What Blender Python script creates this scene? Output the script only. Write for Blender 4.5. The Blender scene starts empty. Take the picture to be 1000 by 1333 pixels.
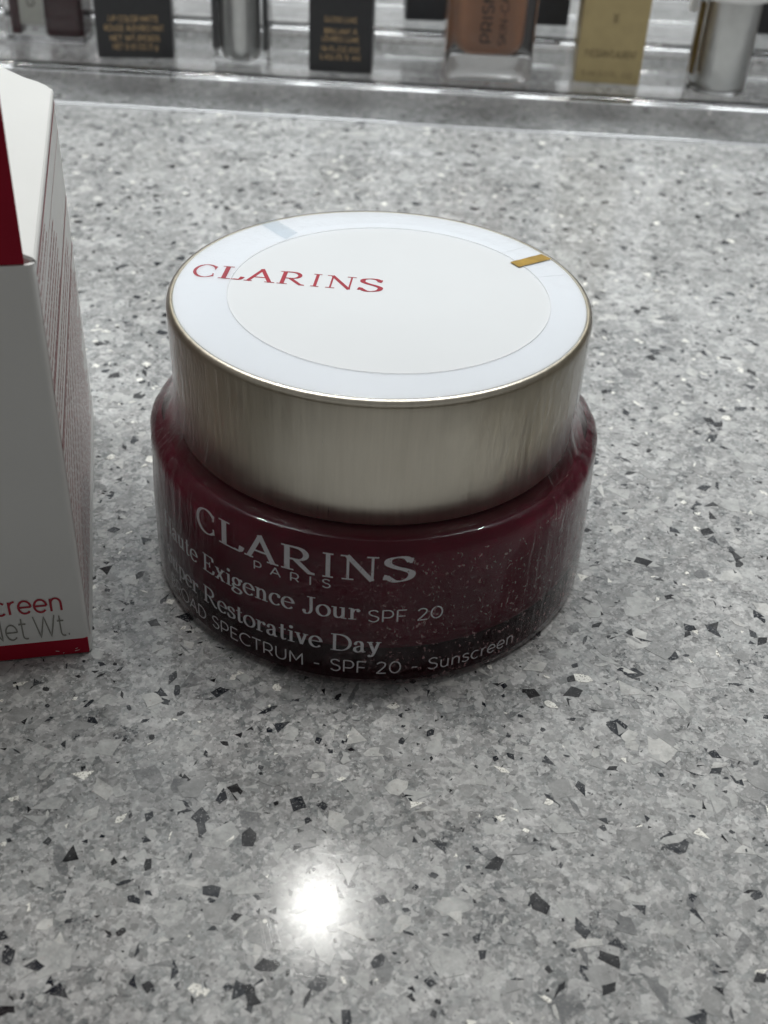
import bpy, bmesh, math, random
from mathutils import Vector, Matrix, noise

random.seed(7)
S = 0.001                                   # everything below is laid out in millimetres
scene = bpy.context.scene
col = scene.collection

# ------------------------------------------------------------------ camera
FPX = 1500.05                               # focal length in pixels of a 1000 px wide frame
PITCH, ROLL, YAW = 0.6402, 0.0532, 0.0099
CAM = Vector((0.6951, -158.2192, 123.552))
FW = Vector((math.sin(YAW) * math.cos(PITCH), math.cos(YAW) * math.cos(PITCH), -math.sin(PITCH)))
_r = FW.cross(Vector((0, 0, 1))).normalized()
_u = _r.cross(FW)
RT = _r * math.cos(ROLL) + _u * math.sin(ROLL)
UP = -_r * math.sin(ROLL) + _u * math.cos(ROLL)
cam_data = bpy.data.cameras.new('camera')
cam = bpy.data.objects.new('camera', cam_data)
col.objects.link(cam)
m = Matrix((RT, UP, -FW)).transposed().to_4x4()
m.translation = CAM * S
cam.matrix_world = m
cam_data.sensor_fit = 'HORIZONTAL'
cam_data.sensor_width = 36.0
cam_data.lens = FPX / 1000 * 36.0
cam_data.clip_start = 0.005
cam_data.clip_end = 20
cam_data.dof.use_dof = True
cam_data.dof.focus_distance = 0.172
cam_data.dof.aperture_fstop = 42
scene.camera = cam

# ------------------------------------------------------------------ room light
world = bpy.data.worlds.new('World')
scene.world = world
world.use_nodes = True
bg = world.node_tree.nodes['Background']
bg.inputs[0].default_value = (1.0, 0.97, 0.93, 1)
bg.inputs[1].default_value = 0.14


def area(name, loc, target, sx, sy, power, color=(1, 1, 1), shape='RECTANGLE', spread=180):
    d = bpy.data.lights.new(name, 'AREA')
    d.shape = shape
    d.size = sx * S
    d.size_y = sy * S
    d.energy = power
    d.color = color
    d.spread = math.radians(spread)
    o = bpy.data.objects.new(name, d)
    col.objects.link(o)
    o.location = Vector(loc) * S
    o.rotation_euler = (Vector(target) - Vector(loc)).to_track_quat('-Z', 'Y').to_euler()
    return o


area('ceiling_panel', (0, 1850, 1500), (0, 1850, 0), 2400, 3700, 19.0, (0.92, 0.975, 1.0))
area('counter_fill', (30, 130, 620), (20, 330, 0), 800, 160, 1.47, (0.95, 0.99, 1.0), spread=85)  # unseen fill lamp, added to lift the far counter
area('riser_fill', (0, 820, 235), (0, 0, 120), 1500, 190, 0.24, (1.0, 0.99, 0.98))  # added fill strip out of view, brightens the acrylic and far counter
area('downlight', (-60, 935, 1480), (0, -74, 0), 64, 64, 1.35, (1.0, 0.99, 0.95), 'DISK')
area('downlight', (-520, 770, 1480), (-40, -88, 0), 150, 150, 0.5, (1.0, 0.84, 0.82), 'DISK')
for lx in (-640, -330, 320, 660):
    area('downlight', (lx, 330, 1480), (0, 200, 0), 80, 80, 2.4, (1.0, 0.95, 0.88), 'DISK')

vs = scene.view_settings
vs.view_transform = 'Standard'
vs.look = 'None'
vs.exposure = 0.10
vs.gamma = 1.0
cy = scene.cycles
cy.use_denoising = True
cy.use_adaptive_sampling = True
cy.adaptive_threshold = 0.02
cy.max_bounces = 12
cy.transmission_bounces = 12
cy.transparent_max_bounces = 16
cy.glossy_bounces = 6
cy.diffuse_bounces = 4
cy.sample_clamp_indirect = 4.0
cy.blur_glossy = 0.3


# ------------------------------------------------------------------ pixel helpers (positions only)
def ray(x, y):
    return (FW * FPX + RT * (x - 500) - UP * (y - 666.5)).normalized()


def atz(x, y, z):
    d = ray(x, y)
    return CAM + d * ((z - CAM.z) / d.z)


def proj(p):
    q = p - CAM
    z = q.dot(FW)
    return (500 + FPX * q.dot(RT) / z, 666.5 - FPX * q.dot(UP) / z)


# ------------------------------------------------------------------ object helpers
def mesh_obj(name, verts, faces, mat, parent=None, smooth=False, loc=None):
    me = bpy.data.meshes.new(name)
    me.from_pydata([tuple(c * S for c in v) for v in verts], [], faces)
    if smooth:
        me.polygons.foreach_set('use_smooth', [True] * len(me.polygons))
    me.update()
    o = bpy.data.objects.new(name, me)
    if mat:
        me.materials.append(mat)
    col.objects.link(o)
    if parent:
        o.parent = parent
    if loc:
        o.location = Vector(loc) * S
    return o


def empty(name, loc, label, cat, group=None, rz=0.0):
    o = bpy.data.objects.new(name, None)
    o.empty_display_size = 0.01
    col.objects.link(o)
    o.location = Vector(loc) * S
    o.rotation_euler.z = rz
    o['label'] = label
    o['category'] = cat
    if group:
        o['group'] = group
    return o


def fix_normals(o):
    bm = bmesh.new()
    bm.from_mesh(o.data)
    bmesh.ops.recalc_face_normals(bm, faces=bm.faces)
    bm.to_mesh(o.data)
    bm.free()
    return o


def lathe(name, prof, mat, parent=None, n=160, loc=None, smooth=True, autosmooth=35):
    """profile of (r, z); r == 0 at an end closes it with a pole"""
    verts, faces, rings = [], [], []
    for r, z in prof:
        if r <= 1e-6:
            rings.append([len(verts)])
            verts.append((0, 0, z))
        else:
            b = len(verts)
            for i in range(n):
                a = 2 * math.pi * i / n
                verts.append((r * math.cos(a), r * math.sin(a), z))
            rings.append(list(range(b, b + n)))
    for A, B in zip(rings, rings[1:]):
        for i in range(n):
            j = (i + 1) % n
            if len(A) == 1 and len(B) == 1:
                continue
            if len(A) == 1:
                faces.append((A[0], B[j], B[i]))
            elif len(B) == 1:
                faces.append((A[i], A[j], B[0]))
            else:
                faces.append((A[i], A[j], B[j], B[i]))
    o = fix_normals(mesh_obj(name, verts, faces, mat, parent, smooth, loc))
    if smooth:
        o.data.set_sharp_from_angle(angle=math.radians(autosmooth))
    return o


def rbox(name, sx, sy, sz, mat, parent=None, loc=(0, 0, 0), bev=0.5, seg=2, rz=0.0):
    """box standing on loc (centre of its base), bevelled edges"""
    bm = bmesh.new()
    bmesh.ops.create_cube(bm, size=1)
    for v in bm.verts:
        v.co = Vector((v.co.x * sx, v.co.y * sy, (v.co.z + 0.5) * sz)) * S
    if bev:
        bmesh.ops.bevel(bm, geom=bm.edges[:], offset=bev * S, segments=seg, profile=0.5, affect='EDGES')
    me = bpy.data.meshes.new(name)
    bm.to_mesh(me)
    bm.free()
    me.polygons.foreach_set('use_smooth', [True] * len(me.polygons))
    me.set_sharp_from_angle(angle=math.radians(50))
    me.materials.append(mat)
    o = bpy.data.objects.new(name, me)
    col.objects.link(o)
    o.location = Vector(loc) * S
    o.rotation_euler.z = rz
    if parent:
        o.parent = parent
    wn = o.modifiers.new('weighted', 'WEIGHTED_NORMAL')
    wn.keep_sharp = True
    return o


# ------------------------------------------------------------------ materials
class N:
    def __init__(self, name):
        self.m = bpy.data.materials.new(name)
        self.m.use_nodes = True
        self.t = self.m.node_tree
        self.b = self.t.nodes['Principled BSDF']
        self.out = self.t.nodes['Material Output']

    def n(self, kind, **kw):
        x = self.t.nodes.new(kind)
        for k, v in kw.items():
            setattr(x, k, v)
        return x

    def l(self, a, b):
        self.t.links.new(a, b)

    def pos(self, scale=(1, 1, 1), rot=(0, 0, 0), obj=False):
        """coordinates in millimetres, fixed to the object or the place"""
        if obj:
            g = self.n('ShaderNodeTexCoord').outputs['Object']
        else:
            g = self.n('ShaderNodeNewGeometry').outputs['Position']
        if any(rot):
            r0 = self.n('ShaderNodeMapping')
            r0.inputs['Rotation'].default_value = rot
            self.l(g, r0.inputs['Vector'])
            g = r0.outputs[0]
        mp = self.n('ShaderNodeMapping')
        mp.inputs['Scale'].default_value = tuple(s / S for s in scale)
        self.l(g, mp.inputs['Vector'])
        return mp.outputs[0]

    def noise(self, vec, scale, detail=4, rough=0.55, dist=0.0):
        x = self.n('ShaderNodeTexNoise')
        x.inputs['Scale'].default_value = scale
        x.inputs['Detail'].default_value = detail
        x.inputs['Roughness'].default_value = rough
        x.inputs['Distortion'].default_value = dist
        self.l(vec, x.inputs['Vector'])
        return x.outputs['Fac']

    def ramp(self, fac, stops, interp='LINEAR'):
        x = self.n('ShaderNodeValToRGB')
        x.color_ramp.interpolation = interp
        e = x.color_ramp.elements
        while len(e) < len(stops):
            e.new(0.5)
        for k, (p, c) in zip(e, stops):
            k.position = p
            k.color = (c, c, c, 1) if isinstance(c, (int, float)) else (*c, 1)
        self.l(fac, x.inputs[0])
        return x.outputs[0]

    def mix(self, fac, a, b, mode='MIX'):
        x = self.n('ShaderNodeMix', data_type='RGBA', blend_type=mode)
        for s, v in ((x.inputs[0], fac), (x.inputs[6], a), (x.inputs[7], b)):
            if isinstance(v, (int, float)):
                s.default_value = v if s.type == 'VALUE' else (v, v, v, 1)
            elif isinstance(v, tuple):
                s.default_value = (*v, 1)
            else:
                self.l(v, s)
        return x.outputs[2]

    def math(self, op, a, b=0.0):
        x = self.n('ShaderNodeMath', operation=op)
        for s, v in zip(x.inputs, (a, b)):
            if isinstance(v, (int, float)):
                s.default_value = v
            else:
                self.l(v, s)
        return x.outputs[0]

    def bump(self, h, strength, dist=0.1, normal=None):
        x = self.n('ShaderNodeBump')
        x.inputs['Strength'].default_value = strength
        x.inputs['Distance'].default_value = dist * S
        self.l(h, x.inputs['Height'])
        if normal:
            self.l(normal, x.inputs['Normal'])
        return x.outputs[0]

    def set(self, **kw):
        for k, v in kw.items():
            s = self.b.inputs[k.replace('_', ' ')]
            if hasattr(v, 'is_output'):
                self.l(v, s)
            elif isinstance(v, tuple) and len(v) == 3 and s.type == 'RGBA':
                s.default_value = (*v, 1)
            else:
                s.default_value = v
        return self.m


def simple(name, c, rough=0.5, var=0.12, vscale=0.4, **kw):
    k = N(name)
    f = k.noise(k.pos(obj=True), vscale, 5)
    lo, hi = tuple(x * (1 - var) for x in c), tuple(min(1, x * (1 + var)) for x in c)
    k.set(Base_Color=k.ramp(f, [(0.3, lo), (0.7, hi)]), Roughness=rough, **kw)
    return k.m


def counter_finish(k):
    """the polish, faint wear and hairline scratches shared by the slab and its chips"""
    wear = k.ramp(k.noise(k.pos(), 0.03, 1), [(0.3, 0.10), (0.7, 0.16)])
    h = None
    for rot, sc in ((0.12, 1.0), (0.7, 1.15), (1.25, 1.3), (1.8, 0.8), (2.55, 0.9)):
        f = k.noise(k.pos((0.09 * sc, 4.2 * sc, 0), (0, 0, rot)), 1.0, 1, 0.5)
        f = k.ramp(f, [(0.62, 0.0), (0.70, 1.0)])
        h = f if h is None else k.math('ADD', h, f)
    nb = k.bump(h, 0.12, 0.006)
    k.set(Roughness=wear, Normal=nb, Specular_IOR_Level=0.38)
    return k.m


def matrix_colour(k):
    p = k.pos()
    big = k.noise(p, 0.045, 4, 0.6)
    base = k.ramp(big, [(0.30, (0.165, 0.177, 0.18)), (0.5, (0.32, 0.333, 0.335)), (0.72, (0.47, 0.485, 0.485))])
    # grains of a millimetre or so
    v1 = k.n('ShaderNodeTexVoronoi', feature='F1')
    v1.inputs['Scale'].default_value = 0.5
    nz = k.n('ShaderNodeTexNoise')
    nz.inputs['Scale'].default_value = 0.9
    k.l(p, nz.inputs['Vector'])
    va = k.n('ShaderNodeVectorMath', operation='MULTIPLY_ADD')
    va.inputs[1].default_value = (0.7, 0.7, 0.7)
    k.l(nz.outputs['Color'], va.inputs[0])
    k.l(p, va.inputs[2])
    k.l(va.outputs[0], v1.inputs['Vector'])
    g1 = k.ramp(v1.outputs['Color'], [(0.0, 0.55), (0.5, 0.95), (1.0, 1.45)])
    c = k.mix(0.85, base, g1, 'MULTIPLY')
    v2 = k.n('ShaderNodeTexVoronoi', feature='F1')
    v2.inputs['Scale'].default_value = 2.1
    k.l(va.outputs[0], v2.inputs['Vector'])
    sepc = k.n('ShaderNodeSeparateColor')
    k.l(v2.outputs['Color'], sepc.inputs[0])
    g2 = k.ramp(sepc.outputs[0], [(0.0, 0.75), (0.5, 1.0), (1.0, 1.3)])
    c = k.mix(0.7, c, g2, 'MULTIPLY')
    # smoky dark clouds made of fine dark grit
    cl = k.ramp(k.noise(p, 0.14, 5, 0.62), [(0.52, 0.0), (0.66, 1.0)])
    grit = k.ramp(k.noise(p, 1.3, 4, 0.7), [(0.40, 0.0), (0.60, 1.0)])
    c = k.mix(k.math('MULTIPLY', k.math('MULTIPLY', cl, grit), 0.92), c, (0.019, 0.023, 0.030))
    # rounded crumbs of every brightness, packed in the resin
    for sc, amt, lo_, hi_ in ((0.5, 0.5, 0.08, 0.56), (1.1, 0.5, 0.05, 0.60), (2.2, 0.42, 0.05, 0.70)):
        v = k.n('ShaderNodeTexVoronoi', feature='F1')
        v.inputs['Scale'].default_value = sc
        k.l(va.outputs[0], v.inputs['Vector'])
        sp_ = k.n('ShaderNodeSeparateColor')
        k.l(v.outputs['Color'], sp_.inputs[0])
        mask = k.ramp(sp_.outputs[1], [(0.52, 0.0), (0.56, 1.0)])
        tone = k.ramp(sp_.outputs[0], [(0.0, lo_), (0.25, 0.25), (0.7, 0.40), (1.0, hi_)])
        c = k.mix(k.math('MULTIPLY', mask, amt), c, tone)
    # pale crumbs and pin specks
    crumb = k.ramp(k.noise(p, 0.75, 3, 0.5), [(0.64, 0.0), (0.67, 1.0)])
    c = k.mix(k.math('MULTIPLY', crumb, 0.55), c, (0.46, 0.465, 0.46))
    sp = k.ramp(k.noise(p, 3.0, 2, 0.5), [(0.66, 0.0), (0.70, 1.0)])
    c = k.mix(k.math('MULTIPLY', sp, 0.7), c, (0.62, 0.63, 0.63))
    ds = k.ramp(k.noise(p, 1.7, 2, 0.5), [(0.28, 1.0), (0.32, 0.0)])
    c = k.mix(k.math('MULTIPLY', ds, 0.8), c, (0.02, 0.021, 0.024))
    return c


def counter_material():
    k = N('counter_matrix')
    k.set(Base_Color=matrix_colour(k))
    return counter_finish(k)


def chip_material(name, c, speck, amount, metallic=0.0, fine=2.6, solid=(0.28, 0.90)):
    k = N(name)
    p = k.pos()
    f = k.noise(p, 0.5, 4, 0.6)
    a = k.ramp(f, [(0.3, tuple(x * 0.8 for x in c)), (0.7, tuple(min(1, x * 1.18) for x in c))])
    s = k.ramp(k.noise(p, fine, 3, 0.6), [(0.66 - amount, 0.0), (0.70 - amount, 1.0)])
    # the resin lies partly over the chip
    veil = k.ramp(k.noise(p, 0.22, 4, 0.65), [(0.36, solid[0]), (0.60, solid[1])])
    k.set(Base_Color=k.mix(veil, matrix_colour(k), k.mix(s, a, speck)), Metallic=metallic)
    return counter_finish(k)


M_COUNTER = counter_material()
M_CHIPS = {
    'dark': chip_material('chip_charcoal', (0.012, 0.0145, 0.020), (0.26, 0.265, 0.27), 0.065, 0.0, 2.9, (0.78, 1.0)),
    'black': chip_material('chip_black', (0.008, 0.008, 0.010), (0.18, 0.18, 0.19), 0.03, 0.0, 3.2, (0.85, 1.0)),
    'grey': chip_material('chip_grey', (0.27, 0.275, 0.275), (0.36, 0.36, 0.36), 0.03),
    'mid': chip_material('chip_ash', (0.13, 0.135, 0.14), (0.26, 0.26, 0.26), 0.06),
    'light': chip_material('chip_pale', (0.43, 0.44, 0.435), (0.52, 0.44, 0.43), 0.02),
    'white': chip_material('chip_white', (0.55, 0.555, 0.54), (0.42, 0.34, 0.33), 0.03),
    'spark': chip_material('chip_mica', (0.86, 0.85, 0.80), (0.30, 0.29, 0.26), 0.10, 0.0, 3.4, (0.8, 1.0)),
}

# ------------------------------------------------------------------ counter slab
slab = rbox('countertop', 1300, 1250, 30, M_COUNTER, None, (0, 220, -30), bev=2, seg=3)
slab.data.polygons.foreach_set('use_smooth', [False] * len(slab.data.polygons))
slab['kind'] = 'structure'
slab['label'] = 'speckled grey and white polished stone countertop with dark chips'
slab['category'] = 'countertop'


def chip_shape(size, rnd, dark=False):
    t = rnd.random() * (0.85 if dark else 1.0)
    if t < 0.34:                                        # sharp triangle
        n = 3
        ang = [rnd.uniform(0, 0.5) + 2.094 * i + rnd.uniform(-0.45, 0.45) for i in range(3)]
    elif t < 0.72:                                      # skewed four-sided shard
        n = 4
        ang = [1.571 * i + rnd.uniform(-0.42, 0.42) for i in range(4)]
    else:
        n = rnd.choice((5, 5, 6, 7))
        ang = [2 * math.pi * i / n + rnd.uniform(-0.3, 0.3) for i in range(n)]
    asp = rnd.choice((rnd.uniform(0.6, 0.95) if dark else rnd.uniform(0.75, 1), rnd.uniform(0.45, 0.8), rnd.uniform(0.14, 0.4)))
    rz = rnd.uniform(0, math.pi * 2)
    pts = []
    for a in ang:
        r = size * 0.5 * rnd.uniform(0.72, 1.18)
        x, y = r * math.cos(a), r * math.sin(a) * asp
        pts.append((x * math.cos(rz) - y * math.sin(rz), x * math.sin(rz) + y * math.cos(rz)))
    # a chipped edge: extra points that stray a little off the straight side
    out = []
    for i, (x, y) in enumerate(pts):
        nx, ny = pts[(i + 1) % len(pts)]
        out.append((x, y))
        if rnd.random() < 0.6 and size > 1.6:
            f = rnd.uniform(0.3, 0.7)
            j = size * 0.045
            out.append((x + (nx - x) * f + rnd.uniform(-j, j), y + (ny - y) * f + rnd.uniform(-j, j)))
    return out


def chip_geo(pts, cx, cy_, top):
    n = len(pts)
    v = [(cx + x, cy_ + y, top) for x, y in pts] + [(cx + x, cy_ + y, -0.6) for x, y in pts]
    f = [tuple(range(n))] + [(i, i + n, (i + 1) % n + n, (i + 1) % n) for i in range(n)]
    return v, f


rnd = random.Random(23)
chips = []
kinds = ['dark'] * 36 + ['black'] * 20 + ['grey'] * 25 + ['mid'] * 7 + ['light'] * 22 + ['white'] * 9 + ['spark'] * 9
tries = 0
while tries < 27000:
    tries += 1
    y = rnd.uniform(-112, 330)
    x = rnd.uniform(-175, 175)
    half = 0.36 * (y + 245) * 0.95 + 6
    if abs(x) > half:
        continue
    kind = rnd.choice(kinds)
    big = rnd.random()
    if kind in ('grey', 'mid', 'light', 'white'):
        size = rnd.uniform(0.8, 2.8) if big < 0.62 else rnd.uniform(2.4, 5.8)
    elif kind == 'spark':
        size = rnd.uniform(0.6, 1.6) if big < 0.6 else rnd.uniform(1.4, 3.0)
    else:
        size = rnd.uniform(0.5, 1.5) if big < 0.70 else rnd.uniform(1.3, 3.7)
    hidden = (x * x + y * y) < 34 ** 2
    if hidden:
        continue
    d = (Vector((x, y, 0)) - CAM).length
    px, py = proj(Vector((x, y, 0)))
    inside = -20 < px < 1020 and 60 < py < 1350
    chips.append((size * FPX / d if inside else 0, kind, size, x, y))
chips.sort(key=lambda c: -c[0])
rest = {k: ([], []) for k in M_CHIPS}
for i, (sz, kind, size, x, y) in enumerate(chips):
    pts = chip_shape(size, rnd, kind in ('dark', 'black'))
    top = 0.012 + 0.05 * rnd.random()
    if i < 300:
        v, f = chip_geo(pts, 0, 0, top)
        o = mesh_obj('chip', v, f, M_CHIPS[kind], slab)
        o.location = Vector((x, y, 0)) * S - slab.location
    else:
        v, f = chip_geo(pts, x, y, top)
        b = len(rest[kind][0])
        rest[kind][0].extend(v)
        rest[kind][1].extend([tuple(q + b for q in ff) for ff in f])
verts, faces, mats = [], [], []
order = list(M_CHIPS)
for ki, k in enumerate(order):
    b = len(verts)
    verts += rest[k][0]
    faces += [tuple(q + b for q in f) for f in rest[k][1]]
    mats += [ki] * len(rest[k][1])
o = mesh_obj('small_chips', verts, faces, None, slab)
for k in order:
    o.data.materials.append(M_CHIPS[k])
o.data.polygons.foreach_set('material_index', mats)
o.location = -slab.location
o['kind'] = 'stuff'

# ------------------------------------------------------------------ drawn lettering (stroke fonts, cap height 1)


def arc(cx, cy_, rx, ry, a0, a1, n=None):
    n = n or max(6, int(abs(a1 - a0) / 12))
    return [(cx + rx * math.cos(math.radians(a0 + (a1 - a0) * i / n)),
             cy_ + ry * math.sin(math.radians(a0 + (a1 - a0) * i / n))) for i in range(n + 1)]


def spline(*p, n=7):
    pts = [p[0]] + list(p) + [p[-1]]
    out = []
    for i in range(1, len(pts) - 2):
        a, b, c, d = pts[i - 1:i + 3]
        for j in range(n):
            t = j / n
            out.append(tuple(0.5 * (2 * b[q] + (c[q] - a[q]) * t + (2 * a[q] - 5 * b[q] + 4 * c[q] - d[q]) * t * t
                                    + (3 * b[q] - a[q] - 3 * c[q] + d[q]) * t ** 3) for q in (0, 1)))
    out.append(p[-1])
    return out


def line(*p):
    out = []
    for (x0, y0), (x1, y1) in zip(p, p[1:]):
        k = max(1, int(math.hypot(x1 - x0, y1 - y0) / 0.2))
        out += [(x0 + (x1 - x0) * i / k, y0 + (y1 - y0) * i / k) for i in range(k)]
    out.append(p[-1])
    return out


def sans():
    G = {}
    O = lambda cx, rx: [arc(cx, 0.5, rx, 0.5, 0, 360, 36)]
    G['A'] = (0.86, [line((0.02, 0), (0.43, 1)), line((0.43, 1), (0.84, 0)), line((0.16, 0.32), (0.70, 0.32))])
    G['B'] = (0.74, [line((0.1, 0), (0.1, 1)), line((0.1, 1), (0.4, 1)) + arc(0.42, 0.76, 0.22, 0.24, 90, -90) + [(0.1, 0.52)],
                     arc(0.44, 0.26, 0.25, 0.26, 90, -90) + [(0.1, 0)]])
    G['C'] = (0.88, [arc(0.52, 0.5, 0.46, 0.5, 45, 315)])
    G['D'] = (0.88, [line((0.1, 0), (0.1, 1)), [(0.1, 1), (0.36, 1)] + arc(0.36, 0.5, 0.46, 0.5, 90, -90) + [(0.1, 0)]])
    G['E'] = (0.68, [line((0.1, 0), (0.1, 1)), line((0.1, 1), (0.62, 1)), line((0.1, 0.52), (0.55, 0.52)), line((0.1, 0), (0.64, 0))])
    G['F'] = (0.64, [line((0.1, 0), (0.1, 1)), line((0.1, 1), (0.62, 1)), line((0.1, 0.48), (0.55, 0.48))])
    G['G'] = (0.94, [arc(0.52, 0.5, 0.46, 0.5, 45, 320), line((0.88, 0.18), (0.88, 0.48), (0.6, 0.48))])
    G['I'] = (0.26, [line((0.13, 0), (0.13, 1))])
    G['K'] = (0.76, [line((0.1, 0), (0.1, 1)), line((0.1, 0.35), (0.7, 1)), line((0.33, 0.58), (0.73, 0))])
    G['L'] = (0.60, [line((0.1, 1), (0.1, 0), (0.58, 0))])
    G['M'] = (1.0, [line((0.1, 0), (0.1, 1), (0.5, 0.28), (0.9, 1), (0.9, 0))])
    G['N'] = (0.88, [line((0.1, 0), (0.1, 1), (0.78, 0), (0.78, 1))])
    G['O'] = (1.04, O(0.52, 0.47))
    G['Q'] = (1.04, O(0.52, 0.47) + [line((0.62, 0.2), (0.9, -0.14))])
    P = [line((0.1, 0), (0.1, 1)), [(0.1, 1), (0.42, 1)] + arc(0.42, 0.68, 0.27, 0.32, 90, -90) + [(0.1, 0.36)]]
    G['P'] = (0.74, P)
    G['R'] = (0.76, P + [line((0.44, 0.36), (0.71, 0))])
    G['S'] = (0.68, [spline((0.60, 0.86), (0.48, 0.97), (0.30, 0.99), (0.13, 0.90), (0.10, 0.72), (0.24, 0.56),
                            (0.46, 0.48), (0.61, 0.36), (0.61, 0.16), (0.46, 0.02), (0.26, 0.01), (0.07, 0.14))])
    G['T'] = (0.68, [line((0.02, 1), (0.66, 1)), line((0.34, 1), (0.34, 0))])
    G['U'] = (0.86, [[(0.1, 1)] + line((0.1, 0.9), (0.1, 0.38)) + arc(0.43, 0.36, 0.33, 0.36, 180, 360) + line((0.76, 0.38), (0.76, 1))])
    G['V'] = (0.82, [line((0.02, 1), (0.41, 0), (0.80, 1))])
    G['W'] = (1.24, [line((0.03, 1), (0.33, 0), (0.62, 0.97), (0.91, 0), (1.21, 1))])
    G['X'] = (0.78, [line((0.05, 1), (0.73, 0)), line((0.73, 1), (0.05, 0))])
    G['Y'] = (0.76, [line((0.02, 1), (0.38, 0.45), (0.74, 1)), line((0.38, 0.45), (0.38, 0))])
    G['Z'] = (0.72, [line((0.06, 1), (0.66, 1), (0.06, 0), (0.68, 0))])
    G['0'] = (0.80, O(0.40, 0.33))
    G['1'] = (0.42, [line((0.06, 0.82), (0.28, 1), (0.28, 0))])
    G['2'] = (0.70, [spline((0.08, 0.82), (0.2, 0.96), (0.38, 0.99), (0.56, 0.88), (0.57, 0.68), (0.44, 0.46), (0.08, 0.0)) + line((0.1, 0), (0.64, 0))])
    G['3'] = (0.66, [line((0.08, 1), (0.56, 1), (0.3, 0.6)) + arc(0.32, 0.3, 0.27, 0.3, 80, -140)])
    G['5'] = (0.66, [line((0.56, 1), (0.16, 1), (0.12, 0.56)) + arc(0.3, 0.31, 0.29, 0.31, 110, -140)])
    G['9'] = (0.70, [arc(0.34, 0.68, 0.27, 0.31, 0, 360), spline((0.61, 0.68), (0.58, 0.3), (0.40, 0.03), (0.2, 0.0))])
    G['-'] = (0.5, [line((0.08, 0.38), (0.42, 0.38))])
    G['/'] = (0.4, [line((0.0, -0.1), (0.4, 1.1))])
    G['.'] = (0.22, [line((0.11, 0.0), (0.11, 0.09))])
    G[' '] = (0.38, [])
    G['`'] = (0.0, [line((-0.5, 1.32), (-0.36, 1.14))])
    x = 0.70
    G['a'] = (0.66, [arc(0.32, x / 2, 0.26, x / 2, 0, 360), line((0.58, x), (0.58, 0))])
    G['c'] = (0.60, [arc(0.34, x / 2, 0.28, x / 2, 48, 312)])
    G['e'] = (0.66, [line((0.06, x / 2), (0.62, x / 2)), arc(0.34, x / 2, 0.28, x / 2, 0, 318)])
    G['g'] = (0.68, [arc(0.32, x / 2, 0.26, x / 2, 0, 360), spline((0.58, x), (0.58, 0.0), (0.46, -0.22), (0.26, -0.24), (0.1, -0.16))])
    G['i'] = (0.24, [line((0.12, 0), (0.12, x)), line((0.12, 0.92), (0.12, 1.0))])
    G['l'] = (0.24, [line((0.12, 0), (0.12, 1.05))])
    G['m'] = (1.0, [line((0.1, 0), (0.1, x)), arc(0.3, 0.46, 0.2, 0.24, 180, 0) + [(0.5, 0)], arc(0.7, 0.46, 0.2, 0.24, 180, 0) + [(0.9, 0)]])
    G['n'] = (0.66, [line((0.1, 0), (0.1, x)), [(0.1, 0.3)] + arc(0.33, 0.42, 0.23, 0.28, 180, 0) + line((0.56, 0.42), (0.56, 0))])
    G['r'] = (0.40, [line((0.1, 0), (0.1, x)), [(0.1, 0.36)] + arc(0.36, 0.42, 0.26, 0.28, 175, 88)])
    G['s'] = (0.52, [spline((0.46, 0.60), (0.34, 0.69), (0.18, 0.68), (0.08, 0.56), (0.14, 0.42), (0.30, 0.35),
                            (0.45, 0.26), (0.45, 0.10), (0.32, 0.0), (0.16, 0.01), (0.05, 0.10))])
    G['t'] = (0.42, [[(0.17, 0.95)] + line((0.17, 0.9), (0.17, 0.2)) + arc(0.33, 0.17, 0.16, 0.17, 180, 300), line((0.02, x), (0.38, x))])
    G['u'] = (0.66, [line((0.56, x), (0.56, 0)), [(0.1, x)] + arc(0.33, 0.28, 0.23, 0.28, 180, 360) + [(0.56, 0.4)]])
    G['v'] = (0.6, [line((0.03, x), (0.3, 0), (0.57, x))])
    return G


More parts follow.
